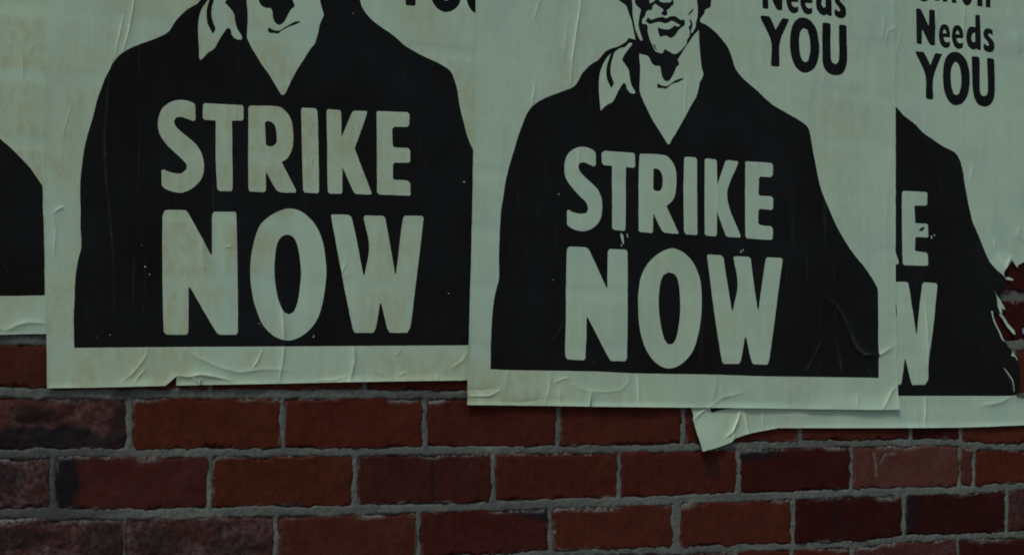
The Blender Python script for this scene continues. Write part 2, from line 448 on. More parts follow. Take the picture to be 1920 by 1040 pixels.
# mortar: one bed of uneven pointing between the bricks in view, and a plain backing further out
def mortar_bed(x0, x1, z0, z1, step):
    nx = int((x1 - x0) / step); nz = int((z1 - z0) / step)
    X, Z = np.meshgrid(np.linspace(x0, x1, nx + 1), np.linspace(z0, z1, nz + 1))
    Y = 0.0011 + 0.0011 * fbm(X * 26, Z * 40, 61, 3) + 0.0009 * fbm(X * 120, Z * 120, 64, 3) + 0.0006 * fbm(X * 330, Z * 330, 67, 2)
    Y = np.maximum(Y, 0.0001)
    for xl, xr, c, ht, hb in RECT:       # the bed only comes forward in the joints
        m = (X > xl) & (X < xr)
        zt = bed_z(c - 1, X) - ht; zb = bed_z(c, X) + hb
        e = np.minimum(np.minimum(X - xl, xr - X), np.minimum(zt - Z, Z - zb))
        Y = np.where(m & (e > 0), Y + .010 * sstep(.0005, .0060, e + .0030 * fbm(X * 55, Z * 55, 73, 3)), Y)
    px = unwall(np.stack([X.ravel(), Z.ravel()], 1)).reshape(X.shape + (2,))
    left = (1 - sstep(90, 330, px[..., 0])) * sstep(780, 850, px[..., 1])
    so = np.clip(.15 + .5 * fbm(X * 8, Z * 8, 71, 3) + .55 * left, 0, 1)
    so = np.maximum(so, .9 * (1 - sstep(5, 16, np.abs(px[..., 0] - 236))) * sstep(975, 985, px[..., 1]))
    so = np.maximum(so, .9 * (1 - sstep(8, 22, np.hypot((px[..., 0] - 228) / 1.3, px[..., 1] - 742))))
    W = nx + 1
    f = [(r * W + k, r * W + k + 1, (r + 1) * W + k + 1, (r + 1) * W + k) for r in range(nz) for k in range(nx)]
    return np.stack([X.ravel(), Y.ravel(), Z.ravel()], 1), f, so.ravel()
v, f, so = mortar_bed(-1.05, 1.25, 1.27, 1.63, 0.0019)
mo = mesh_obj("mortar", v, f, [MORTAR], bw, attrs=dict(soot=so))
v2 = []; f2 = []
def quad(x0, x1, z0, z1, y):
    n = len(v2); v2.extend([(x0, y, z0), (x1, y, z0), (x1, y, z1), (x0, y, z1)]); f2.append((n, n + 1, n + 2, n + 3))
quad(-4, 5, 0, 1.271, .0030); quad(-4, 5, 1.629, 3.4, .0035); quad(-4, -1.049, 1.271, 1.629, .0035); quad(1.249, 5, 1.271, 1.629, .0035)
mesh_obj("mortar", v2, f2, [MORTAR], bw, smooth=False, attrs=dict(soot=np.full(len(v2), .2)))
# core of the wall behind everything
mesh_obj("wall_core", [(-4, .05, 0), (5, .05, 0), (5, .3, 0), (-4, .3, 0), (-4, .05, 3.4), (5, .05, 3.4), (5, .3, 3.4), (-4, .3, 3.4)],
         [(0, 1, 5, 4), (1, 2, 6, 5), (2, 3, 7, 6), (3, 0, 4, 7), (4, 5, 6, 7)], [MORTAR], bw, smooth=False, attrs=dict(soot=np.full(8, .3)))
# the rest of the brickwork, out of the picture or behind the posters
v3 = []; f3 = []
zg = [1.50 - 0.0735 * k for k in range(-26, 21)]
lat0 = wx(101.5)
for c in range(-27, 17):
    zt = bed_z(c - 1, 0.0); zb = bed_z(c, 0.0)
    if zb < 0.01 or zt > 3.38: continue
    for k in range(-16, 20):
        xa = lat0 + 0.2155 * (k + (0.5 if c % 2 else 0)); xb = xa + 0.2155
        if xb > 4.9 or xa < -3.9: continue
        cells = []
        if c in VIS:
            ux = [wx(p) for p in UPR[c]]
            lo, hi = ux[0], ux[-1]
            if c == -1: lo, hi = wx(-190), wx(2090)
            if xa < hi - .03 and xb > lo + .03:
                if xb > hi + .04: xa = hi
                elif xa < lo - .04: xb = lo
                else: continue
        zt2 = float(bed_z(c - 1, (xa + xb) / 2)) - .0055; zb2 = float(bed_z(c, (xa + xb) / 2)) + .0055
        x0, x1, b = xa + .0045, xb - .0045, .003
        y = .0006 + .002 * random.random()
        n = len(v3)
        v3 += [(x0, y + b + .02, zb2), (x1, y + b + .02, zb2), (x1, y + b + .02, zt2), (x0, y + b + .02, zt2),
               (x0, y + b, zb2), (x1, y + b, zb2), (x1, y + b, zt2), (x0, y + b, zt2),
               (x0 + b, y, zb2 + b), (x1 - b, y, zb2 + b), (x1 - b, y, zt2 - b), (x0 + b, y, zt2 - b)]
        for a in (0, 4):
            f3 += [(n + a, n + a + 1, n + a + 5, n + a + 4), (n + a + 1, n + a + 2, n + a + 6, n + a + 5),
                   (n + a + 2, n + a + 3, n + a + 7, n + a + 6), (n + a + 3, n + a, n + a + 4, n + a + 7)]
        f3.append((n + 8, n + 9, n + 10, n + 11))
o = mesh_obj("brickwork", v3, f3, [BRICK], bw, smooth=False, attrs=dict(bloom=np.full(len(v3), .1), soot=np.zeros(len(v3)), smear=np.zeros(len(v3))))
o.color = BCOL['n'] + (1,)
o['kind'] = 'stuff'

# ------------------------------------------------------------------ the printed artwork, traced
# --- middle poster (most complete print)
p2_sil = (T('P', [(916, 692), (918, 609), (922.7, 562), (928, 538.6), (931.8, 523), (931.8, 476.6), (933.6, 432), (935.7, 395.8), (939.6, 372), (943.5, 346),
                  (948.7, 323), (956.6, 295), (965, 265.6), (973, 242), (986, 211), (993.9, 200.5), (1012, 187.5), (1030, 179.7), (1051, 171.9), (1072, 162.8),
                  (1081, 151), (1087.6, 139), (1100, 125.5)])
          + T('G', [(60, 475), (140, 430), (200, 360), (260, 295), (330, 260), (450, 220), (530, 175), (570, 145), (595, 100), (640, 105), (700, 125)])
          + T('F', [(370, 700), (345, 580), (320, 460), (290, 350), (250, 240), (205, 120), (130, 65), (50, 5)])
          + T('P', [(1138, -14), (1128, -60), (1140, -120), (1185, -165), (1240, -180), (1295, -165), (1332, -120), (1340, -60), (1333, -15)])
          + T('F', [(1815, 0), (1810, 80), (1800, 140), (1780, 160), (1710, 190), (1695, 220), (1690, 260), (1650, 320), (1610, 370), (1605, 410), (1630, 440), (1700, 465), (1780, 520)])
          + T('P', [(1337.6, 61), (1350.6, 75.5), (1362, 91), (1368.9, 109), (1374, 125), (1379, 135), (1392, 149.7), (1413, 168), (1443.4, 196), (1472, 213),
                    (1495.5, 226.6), (1509.8, 238), (1515, 252.6), (1520, 281), (1524, 302), (1529.4, 330.7), (1535.9, 356.8), (1547.6, 386), (1560.6, 416.7),
                    (1576, 445), (1597, 476.6), (1618, 502.6), (1633.5, 525.6), (1641, 540), (1642, 545), (1643, 601), (1643.4, 656), (1644, 708),
                    (1576, 707), (1420, 704.8), (1335, 702), (1189, 699.6), (1106, 696), (960, 693.6)]))
p2_ear = T('F', [(305, -200), (310, 0), (325, 90), (330, 280), (350, 400), (375, 540), (410, 640), (455, 740), (495, 785), (520, 765), (500, 700), (465, 600),
                 (440, 480), (450, 380), (470, 270), (485, 190), (430, 140), (385, 90), (370, 50), (372, 0), (375, -200)])
p2_nl = T('F', [(640, -60), (640, 0), (655, 80), (690, 60), (745, 30), (745, -60)])
p2_nr = T('F', [(820, -200), (825, 15), (860, 45), (920, 62), (950, 60), (960, 40), (975, 55), (1010, 62), (1055, 45), (1075, 0), (1075, -200)])
p2_face = T('F', [(690, 205), (700, 160), (715, 115), (755, 85), (800, 115), (860, 155), (905, 190), (910, 215), (875, 255), (870, 275), (895, 295), (940, 310),
                  (985, 295), (990, 270), (975, 205), (1045, 160), (1055, 130), (1095, 115), (1105, 60), (1092, 0), (1085, -300), (1530, -300), (1545, 0), (1548, 60),
                  (1560, 150), (1560, 260), (1550, 360), (1530, 430), (1520, 520), (1500, 560), (1470, 610), (1440, 645), (1435, 600), (1450, 540), (1468, 470),
                  (1455, 430), (1430, 390), (1412, 362), (1410, 400), (1425, 450), (1420, 490), (1385, 520), (1395, 550), (1410, 590), (1405, 690), (1360, 760),
                  (1345, 850), (1290, 910), (1220, 980), (1160, 1025), (1090, 1025), (1030, 990), (975, 965), (940, 935), (920, 960), (910, 1000), (870, 1022),
                  (820, 1010), (760, 980), (720, 910), (690, 840), (650, 750), (625, 660), (610, 580), (615, 510), (600, 480), (570, 458), (545, 465), (520, 465),
                  (505, 430), (510, 385), (540, 345), (565, 310), (585, 230), (620, 208)])
p2_mouth = T('F', [(572, 405), (600, 380), (615, 340), (650, 365), (680, 385), (740, 370), (800, 345), (900, 330), (930, 350), (985, 348), (1030, 325), (1090, 315),
                   (1140, 320), (1190, 355), (1240, 390), (1300, 385), (1318, 410), (1315, 495), (1250, 535), (1190, 590), (1150, 650), (1100, 710), (1050, 730),
                   (1010, 715), (970, 690), (900, 695), (870, 712), (835, 690), (820, 640), (805, 560), (810, 525), (850, 545), (900, 560), (980, 568), (1040, 558),
                   (1090, 520), (1125, 490), (1165, 512), (1200, 510), (1228, 488), (1190, 465), (1120, 425), (1060, 405), (1000, 440), (940, 460), (860, 430),
                   (750, 440), (660, 472), (610, 445)])
p2_st1 = T('F', [(1375, 295), (1385, 270), (1430, 215), (1470, 165), (1470, 210), (1440, 255), (1385, 300)])
p2_st2 = T('F', [(715, 850), (740, 850), (765, 905), (790, 960), (770, 960), (735, 905)])
p2_collar = T('G', [(335, 330), (290, 375), (250, 430), (210, 510), (180, 590), (165, 660), (155, 760), (155, 880), (162, 1000), (172, 1100), (182, 1187), (234, 1134), (290, 1090),
                    (359, 1051), (450, 880), (515, 775), (545, 772), (560, 800), (575, 860), (610, 905), (650, 930), (695, 928), (700, 900), (660, 835), (630, 760),
                    (615, 680), (605, 590), (560, 510), (500, 430), (530, 360), (590, 275), (655, 190), (650, 175), (610, 168), (545, 235), (470, 250), (420, 285),
                    (385, 320), (360, 400), (340, 480), (330, 560), (335, 650), (375, 770), (370, 800), (340, 845), (300, 775), (270, 690), (265, 600), (280, 500), (300, 430)])
p2_neck = (T('G', [(760, 330), (800, 345), (875, 362), (910, 395), (935, 450), (960, 490), (1010, 515), (1065, 515), (1080, 550), (1090, 620), (1110, 690), (1140, 735),
                   (1180, 748), (1215, 730), (1250, 680), (1290, 600), (1320, 530), (1355, 500), (1355, 480), (1335, 420), (1370, 370), (1430, 270), (1500, 170), (1560, 80),
                   (1652, -24), (1655, 60), (1665, 250), (1680, 400), (1690, 510), (1700, 570), (1720, 620), (1715, 670), (1690, 720), (1665, 770), (1650, 850), (1630, 930),
                   (1600, 1010)])
           + T('P', [(1298.5, 187.5), (1286.8, 208), (1272.5, 234), (1262, 252.6), (1256.9, 260), (1251.7, 270.8), (1247.8, 270.8), (1242.6, 262), (1233.4, 247), (1220, 226),
                     (1210, 206), (1200.9, 187)])
           + T('G', [(765, 890), (768, 740), (775, 560), (765, 420)]))
p2_smile = T('G', [(1035, 775), (1060, 790), (1100, 810), (1165, 818), (1220, 790), (1290, 740), (1360, 708), (1425, 700), (1420, 718), (1370, 745), (1310, 770), (1250, 790),
                   (1190, 835), (1160, 862), (1110, 850), (1045, 852), (1028, 825)])
p2_face_set = [p2_ear, p2_nl, p2_nr, p2_face, p2_mouth, p2_st1, p2_st2]
p2_letters = [T('C', q) for q in [
    [(588, 150), (575, 125), (530, 105), (480, 100), (430, 115), (390, 150), (370, 190), (362, 250), (370, 310), (395, 360), (440, 415), (480, 460), (520, 500), (535, 545),
     (520, 575), (480, 580), (430, 570), (390, 550), (382, 560), (380, 655), (400, 675), (440, 695), (500, 705), (545, 695), (595, 660), (625, 610), (635, 540), (630, 470),
     (605, 410), (560, 360), (510, 315), (470, 270), (462, 235), (475, 215), (505, 210), (545, 228), (575, 240), (588, 230)],
    [(650, 128), (860, 143), (870, 155), (872, 240), (860, 250), (805, 245), (803, 690), (795, 703), (720, 695), (708, 680), (705, 235), (645, 230), (632, 215), (630, 145)],
    [(905, 160), (915, 148), (1085, 160), (1130, 195), (1160, 250), (1170, 330), (1165, 420), (1145, 480), (1098, 525), (1185, 715), (1180, 725), (1085, 715), (1065, 700),
     (1003, 575), (1000, 710), (990, 718), (910, 710), (898, 700), (898, 300)],
    [(1003, 258), (1020, 253), (1050, 270), (1068, 310), (1070, 370), (1062, 405), (1045, 418), (1015, 415), (1003, 400)],
    [(1225, 180), (1235, 170), (1305, 175), (1317, 190), (1322, 725), (1312, 733), (1240, 728), (1225, 710), (1221, 400)],
    [(1372, 190), (1385, 183), (1450, 190), (1458, 205), (1462, 375), (1520, 205), (1535, 196), (1608, 203), (1613, 215), (1535, 450), (1632, 740), (1625, 750), (1540, 745),
     (1525, 735), (1462, 565), (1460, 730), (1450, 742), (1385, 737), (1373, 725)],
    [(1665, 210), (1675, 203), (1850, 215), (1863, 230), (1862, 300), (1845, 318), (1775, 312), (1762, 325), (1760, 440), (1770, 450), (1850, 455), (1865, 470), (1865, 540),
     (1855, 552), (1770, 545), (1760, 560), (1758, 650), (1770, 660), (1850, 670), (1863, 690), (1862, 760), (1850, 768), (1680, 757), (1667, 740)],
    [(380, 840), (390, 822), (410, 816), (520, 822), (540, 840), (665, 1110), (672, 1110), (675, 850), (690, 832), (805, 838), (818, 855), (812, 1618), (800, 1638), (700, 1638),
     (680, 1613), (530, 1323), (522, 1328), (520, 1478), (513, 1618), (500, 1633), (385, 1626), (370, 1603), (373, 1298)],
    [(1140, 828), (1080, 845), (1010, 890), (955, 950), (920, 1020), (905, 1078), (892, 1218), (900, 1378), (930, 1508), (975, 1598), (1030, 1658), (1100, 1690), (1170, 1678),
     (1235, 1633), (1290, 1558), (1325, 1448), (1345, 1328), (1352, 1208), (1345, 1078), (1325, 1005), (1290, 930), (1230, 865), (1180, 838)],
    [(1115, 1000), (1075, 1020), (1055, 1070), (1042, 1178), (1045, 1298), (1060, 1398), (1080, 1478), (1105, 1516), (1140, 1516), (1165, 1478), (1185, 1388), (1197, 1278),
     (1193, 1138), (1178, 1048), (1155, 1012)],
    [(1390, 880), (1400, 872), (1490, 878), (1508, 895), (1525, 1010), (1568, 1273), (1578, 1273), (1610, 1088), (1580, 895), (1592, 885), (1690, 890), (1705, 905), (1720, 1030),
     (1755, 1268), (1762, 1268), (1812, 910), (1825, 893), (1921, 897), (1934, 910), (1846, 1578), (1836, 1638), (1824, 1663), (1725, 1660), (1712, 1643), (1672, 1468),
     (1662, 1468), (1635, 1628), (1620, 1658), (1510, 1658), (1497, 1638), (1450, 1348), (1415, 1078)]]]
p2_you = [T('D1', q) for q in [
    [(10, 120), (18, 115), (70, 122), (80, 135), (118, 218), (160, 145), (170, 135), (210, 140), (213, 150), (148, 315), (145, 475), (138, 485), (92, 480), (85, 470), (85, 305), (10, 135)],
    [(315, 130), (285, 135), (250, 165), (230, 220), (220, 300), (225, 380), (240, 440), (265, 490), (300, 520), (335, 528), (375, 512), (405, 480), (425, 420), (432, 350),
     (425, 280), (410, 215), (380, 165), (345, 138)],
    [(320, 207), (300, 225), (288, 280), (288, 340), (295, 400), (310, 440), (330, 452), (350, 440), (362, 390), (366, 340), (360, 270), (345, 220)],
    [(453, 172), (462, 166), (505, 172), (512, 182), (514, 420), (525, 455), (545, 467), (562, 455), (572, 430), (572, 190), (580, 180), (618, 185), (627, 195), (632, 420),
     (625, 480), (605, 525), (580, 542), (545, 546), (510, 538), (480, 515), (460, 475), (453, 420)]]]
# --- right poster lettering
def shift(q, dx, dy): return [(x + dx, y + dy) for x, y in q]
_e = [(690, 465), (650, 475), (615, 520), (595, 600), (590, 690), (605, 780), (640, 865), (690, 910), (735, 918), (790, 895), (800, 880), (800, 795), (780, 800), (740, 810),
      (705, 790), (685, 745), (680, 712), (790, 718), (802, 700), (800, 620), (785, 550), (755, 490), (725, 470)]
_eye = [(700, 560), (675, 590), (665, 635), (735, 640), (720, 590)]
needs = [T('M', q) for q in [
    [(160, 180), (180, 165), (235, 170), (255, 190), (400, 500), (405, 205), (420, 190), (500, 197), (515, 215), (520, 850), (510, 868), (440, 865), (415, 845), (285, 570),
     (275, 590), (272, 835), (255, 845), (190, 840), (172, 820), (165, 500)],
    _e, _eye, shift(_e, 245, 18), shift(_eye, 245, 18),
    [(1280, 300), (1295, 290), (1350, 292), (1368, 305), (1385, 940), (1375, 958), (1325, 955), (1300, 925), (1270, 945), (1225, 948), (1170, 910), (1130, 850), (1110, 760),
     (1110, 660), (1130, 580), (1165, 525), (1210, 508), (1280, 525)],
    [(1275, 630), (1245, 630), (1215, 670), (1205, 740), (1220, 790), (1245, 810), (1275, 795)],
    [(1605, 580), (1560, 555), (1500, 540), (1455, 565), (1430, 620), (1435, 690), (1470, 750), (1510, 800), (1535, 860), (1510, 875), (1470, 850), (1440, 830), (1432, 850),
     (1432, 930), (1460, 965), (1520, 995), (1560, 1000), (1605, 985), (1635, 930), (1638, 870), (1625, 800), (1580, 740), (1535, 690), (1515, 650), (1540, 645), (1580, 660), (1610, 680)]]]
_n = [(500, -400), (590, -395), (600, -360), (650, -390), (710, -380), (750, -300), (752, 40), (740, 47), (665, 40), (660, -250), (630, -290), (600, -250), (605, 20), (595, 27), (515, 20), (505, 10)]
_el = lambda cx, cy, rx, ry: [(cx + rx * math.cos(a), cy + ry * math.sin(a)) for a in np.linspace(0, 2 * math.pi, 16, endpoint=False)]
union = [T('M', q) for q in [
    [(140, -640), (230, -630), (235, -150), (270, -60), (310, -60), (345, -150), (345, -620), (435, -610), (440, -150), (425, -50), (380, 15), (320, 38), (260, 25), (200, -20), (155, -100)],
    _n, [(830, -360), (915, -355), (922, 60), (910, 70), (845, 62), (835, 50)], [(830, -560), (915, -555), (915, -450), (830, -455)],
    _el(1127, -110, 110, 228), _el(1127, -110, 32, 115), shift(_n, 812, 107)]]
p3_you = [T('D1', q) for q in [
    [(1132, 372), (1190, 375), (1200, 390), (1240, 470), (1272, 390), (1280, 385), (1325, 390), (1262, 560), (1260, 715), (1250, 720), (1215, 715), (1207, 705), (1203, 545), (1135, 385)],
    [(1415, 375), (1380, 385), (1345, 430), (1330, 520), (1330, 580), (1340, 660), (1365, 720), (1400, 755), (1430, 760), (1470, 745), (1505, 690), (1520, 610), (1520, 540),
     (1505, 460), (1475, 405), (1445, 382)],
    [(1415, 448), (1395, 480), (1385, 550), (1392, 630), (1405, 675), (1425, 687), (1445, 675), (1458, 620), (1460, 560), (1450, 490), (1435, 455)],
    [(1535, 412), (1545, 408), (1585, 412), (1592, 422), (1595, 660), (1605, 685), (1620, 695), (1640, 690), (1650, 665), (1645, 425), (1655, 418), (1690, 425), (1697, 435),
     (1702, 650), (1695, 710), (1675, 750), (1650, 768), (1620, 770), (1585, 755), (1560, 720), (1548, 680), (1540, 600)]]]
p3_letters = [T('E', [(162, 170), (175, 153), (405, 165), (420, 180), (420, 290), (405, 305), (300, 303), (287, 315), (295, 480), (310, 485), (415, 490), (428, 505), (432, 620),
                      (420, 630), (305, 625), (297, 640), (292, 760), (305, 770), (410, 785), (427, 805), (430, 910), (420, 920), (185, 915), (168, 895), (160, 500)]),
              T('E', [(335, 560), (350, 540), (390, 517), (395, 530), (375, 562), (345, 565)]),
              T('E', [(20, 152), (90, 152), (100, 158), (95, 190), (85, 212), (30, 380), (80, 740), (92, 770), (127, 885), (122, 905), (85, 908), (20, 900)]),
              T('W', [(20, 68), (140, 68), (152, 80), (207, 425), (213, 425), (250, 85), (262, 72), (345, 76), (356, 90), (325, 400), (292, 640), (291, 745), (270, 782), (185, 785),
                      (175, 770), (135, 607), (128, 607), (105, 770), (95, 783), (10, 780), (0, 600), (50, 420), (73, 265), (55, 175)])]
# --- left poster
M21 = affine([(1122.8, 208.3), (1249.8, 271), (1247, 153.5)], [(373.3, 113.3), (528, 179), (523, 47.8)])
def m21(pts): return ap(M21, pts)
p1_sil = (T('P', [(136.7, 652), (136, 622), (135.4, 593), (137.2, 562), (138, 536), (140, 512), (144.5, 484.4), (149.7, 466), (150, 445), (148.4, 427), (149, 396), (148, 375),
                  (148, 343.8), (149, 328), (152.3, 299.5), (156, 276), (161, 255), (165.4, 240), (171.9, 218.8), (179.7, 187.5), (187.5, 166.7), (194, 148.4), (201.8, 132.8),
                  (208.3, 119.8), (221.4, 104.2), (242.2, 91), (268, 80.7), (289, 73), (310, 63), (317.7, 54.7), (325.5, 41.7), (336, 30), (349, 18.2), (367, 7.8), (375, -1)])
          + m21(T('G', [(330, 260), (450, 220), (530, 175), (570, 145), (595, 100), (640, 105), (700, 125)])
                + T('F', [(370, 700), (345, 580), (320, 460), (290, 350), (250, 240), (205, 120), (130, 65), (50, 5)])
                + T('P', [(1138, -14), (1128, -60), (1140, -120), (1185, -165), (1240, -180), (1295, -165), (1332, -120), (1340, -60), (1333, -15)])
                + T('F', [(1815, 0), (1800, 140), (1710, 190), (1690, 260), (1610, 370), (1605, 410), (1700, 465), (1780, 520)]))
          + T('B', [(705, -90), (725, -30), (735, 0), (755, 60), (790, 110), (840, 160), (900, 205), (980, 260), (1060, 330), (1110, 360), (1200, 410), (1320, 465), (1390, 515), (1420, 580),
                    (1440, 650), (1455, 750), (1480, 860), (1505, 960), (1530, 1030), (1550, 1075), (1640, 1260), (1720, 1420), (1725, 2480), (1513, 2484)])
          + T('P', [(720, 648), (480, 649.5), (300, 650.5)]))
p1_collar = (T('H', [(165, 20), (120, 80), (85, 150), (65, 230), (57, 320), (57, 420), (65, 560), (72, 700), (85, 725), (110, 705), (170, 640), (250, 585), (290, 515), (340, 430),
                     (400, 345), (435, 340), (450, 370), (460, 420), (500, 465), (540, 480), (580, 478), (580, 440), (540, 375), (515, 320), (500, 260), (485, 170), (430, 95), (378, 40), (400, -5)])
             + m21(T('G', [(655, 190), (650, 175), (610, 168), (545, 235), (470, 250), (420, 285), (385, 320)]))
             + T('H', [(240, 30), (220, 100), (218, 190), (235, 270), (265, 345), (262, 370), (232, 412), (200, 350), (170, 290), (158, 200), (165, 100), (190, 10), (200, -20)]))
p1_neck = (m21(T('G', [(765, 400), (760, 330), (800, 345), (875, 362)]))
           + T('H', [(775, 0), (800, 55), (840, 90), (880, 102), (925, 102), (945, 140), (950, 200), (970, 260), (1000, 295), (1040, 305), (1075, 280), (1110, 230), (1150, 150),
                     (1185, 105), (1205, 95), (1212, 75), (1190, 10)])
           + m21(T('G', [(1370, 370), (1430, 270), (1500, 170), (1560, 80), (1652, -24), (1655, 60), (1665, 250)]))
           + T('H', [(1512, -10), (1530, 80), (1545, 130), (1560, 190), (1520, 275), (1505, 320), (1495, 390), (1475, 460), (1450, 530), (1400, 590), (1330, 700), (1230, 860),
                     (1140, 1030), (1098, 1122), (1073, 1143), (1048, 1130), (985, 1030), (900, 890), (820, 780), (760, 680), (700, 580), (665, 510), (645, 460), (645, 380),
                     (650, 280), (650, 150), (640, 60), (637, 0)]))
p1_smile = T('H', [(905, 330), (930, 350), (975, 368), (1035, 368), (1100, 330), (1160, 295), (1220, 265), (1275, 258), (1275, 275), (1220, 300), (1160, 320), (1100, 350),
                   (1050, 380), (1015, 410), (975, 403), (915, 402), (890, 375)])
bx = lambda q: [(x - 1843.2, y) for x, y in q]
p1_letters = [T('A', q) for q in [
    [(1395, 760), (1385, 745), (1340, 728), (1290, 722), (1230, 732), (1170, 770), (1140, 820), (1127, 890), (1137, 960), (1175, 1025), (1230, 1080), (1300, 1145), (1335, 1185),
     (1335, 1220), (1300, 1250), (1250, 1250), (1165, 1222), (1153, 1230), (1155, 1335), (1180, 1360), (1240, 1382), (1300, 1388), (1370, 1360), (1430, 1305), (1455, 1250),
     (1460, 1190), (1445, 1110), (1410, 1050), (1350, 995), (1295, 950), (1255, 910), (1242, 875), (1260, 845), (1300, 845), (1350, 862), (1385, 875), (1398, 862)],
    [(1452, 760), (1465, 745), (1735, 760), (1742, 775), (1742, 860), (1730, 872), (1660, 870), (1665, 1360), (1655, 1378), (1570, 1376), (1555, 1360), (1545, 1160), (1545, 870),
     (1465, 865), (1450, 850)],
    [(1778, 775), (1790, 763), (1993, 770), (2043, 800), (2083, 860), (2098, 930), (2101, 1000), (2093, 1070), (2063, 1135), (2018, 1170), (2123, 1370), (2118, 1388), (2008, 1385),
     (1978, 1365), (1905, 1235), (1905, 1370), (1893, 1385), (1790, 1380), (1780, 1360), (1778, 1100)],
    [(1162, 1560), (1175, 1520), (1195, 1512), (1325, 1513), (1345, 1530), (1505, 1830), (1517, 1830), (1520, 1550), (1535, 1525), (1680, 1525), (1692, 1540), (1703, 2388), (1690, 2408),
     (1575, 2408), (1550, 2393), (1360, 2070), (1348, 2070), (1345, 2388), (1335, 2408), (1190, 2408), (1170, 2388), (1165, 2258), (1160, 1900)]]]
p1_letters += [T('B', q) for q in [
    [(52, 885), (70, 872), (100, 880), (125, 905), (137, 960), (138, 1020), (130, 1040), (105, 1057), (75, 1055), (60, 1040), (57, 960)],
    [(315, 790), (325, 778), (415, 782), (430, 800), (437, 1000), (443, 1380), (435, 1393), (345, 1388), (330, 1370), (320, 1050)],
    [(498, 800), (507, 788), (590, 795), (602, 810), (605, 995), (680, 815), (695, 800), (788, 802), (790, 815), (740, 960), (700, 1070), (823, 1390), (815, 1402), (710, 1398),
     (695, 1385), (613, 1205), (612, 1385), (602, 1397), (520, 1395), (508, 1380), (502, 1050)],
    [(858, 810), (868, 802), (1080, 810), (1095, 825), (1093, 900), (1080, 915), (985, 915), (970, 930), (975, 1050), (985, 1063), (1085, 1068), (1100, 1085), (1100, 1165),
     (1090, 1172), (990, 1172), (977, 1185), (975, 1285), (985, 1295), (1080, 1303), (1100, 1320), (1103, 1400), (1095, 1410), (880, 1402), (862, 1385), (860, 1000)],
    [(230, 1502), (170, 1515), (100, 1550), (40, 1600), (7, 1650), (-28, 1760), (-48, 1880), (-48, 2018), (-28, 2158), (7, 2268), (40, 2338), (100, 2403), (160, 2438), (220, 2450),
     (290, 2433), (370, 2378), (430, 2298), (465, 2198), (485, 2088), (497, 1960), (490, 1860), (475, 1760), (445, 1670), (400, 1595), (340, 1540), (290, 1512)],
    [(215, 1690), (175, 1705), (145, 1750), (130, 1830), (123, 1940), (128, 2018), (140, 2108), (165, 2198), (195, 2248), (230, 2263), (265, 2243), (290, 2178), (305, 2088),
     (315, 1978), (310, 1890), (295, 1790), (275, 1730), (250, 1700)],
    [(530, 1550), (538, 1545), (655, 1547), (680, 1570), (763, 1980), (772, 1980), (805, 1775), (765, 1570), (775, 1552), (905, 1555), (920, 1570), (990, 1970), (998, 1970),
     (1050, 1570), (1065, 1553), (1185, 1555), (1198, 1570), (1130, 2128), (1100, 2348), (1078, 2395), (955, 2395), (938, 2373), (892, 2186), (882, 2186), (852, 2358), (835, 2395),
     (705, 2395), (690, 2378), (640, 2138), (605, 1958)]]]
MY = lambda pts: [(757.3 + 1.2 * (x - 1442), 11.7 + 1.1 * (y - 125.5) - 0.014 * (x - 1442)) for x, y in pts]
M32 = lambda pts: [(1425.8 + 1.078 * (x - 1716.8), 16.3 + 1.055 * (y - 82.2) + 0.0137 * (x - 1716.8)) for x, y in pts]

# --- far left poster: the same print carried over, its visible shoulder traced
W2 = lambda pts: wall(pts)
src = wall([(1642, 545), (1644, 708)]); dst = wall([(78, 349.5), (82.5, 553.5)])
_a = math.atan2(*(dst[1] - dst[0])[::-1]) - math.atan2(*(src[1] - src[0])[::-1])
_s = np.hypot(*(dst[1] - dst[0])) / np.hypot(*(src[1] - src[0]))
_R = _s * np.array([[math.cos(_a), -math.sin(_a)], [math.sin(_a), math.cos(_a)]])
def m20(pts): return [tuple(q) for q in unwall((wall(pts) - src[0]) @ _R.T + dst[0])]
p0_tr = T('A', [(-160, 820), (-60, 940), (0, 1003), (60, 1055), (140, 1135), (210, 1210), (260, 1280), (285, 1315), (300, 1342), (303, 1440), (310, 1660), (316, 1960), (316, 2126), (0, 2130)])
p0_sil_left = m20(p2_sil[:-6])
p0_body = m20([p for p in p2_sil if p[0] < 1445 and p[1] < 690] )
k0 = [i for i, p in enumerate(p2_sil) if p == (1520, 281)][0]
p0_sil = m20(p2_sil[:k0]) + p0_tr + m20(p2_sil[-5:])

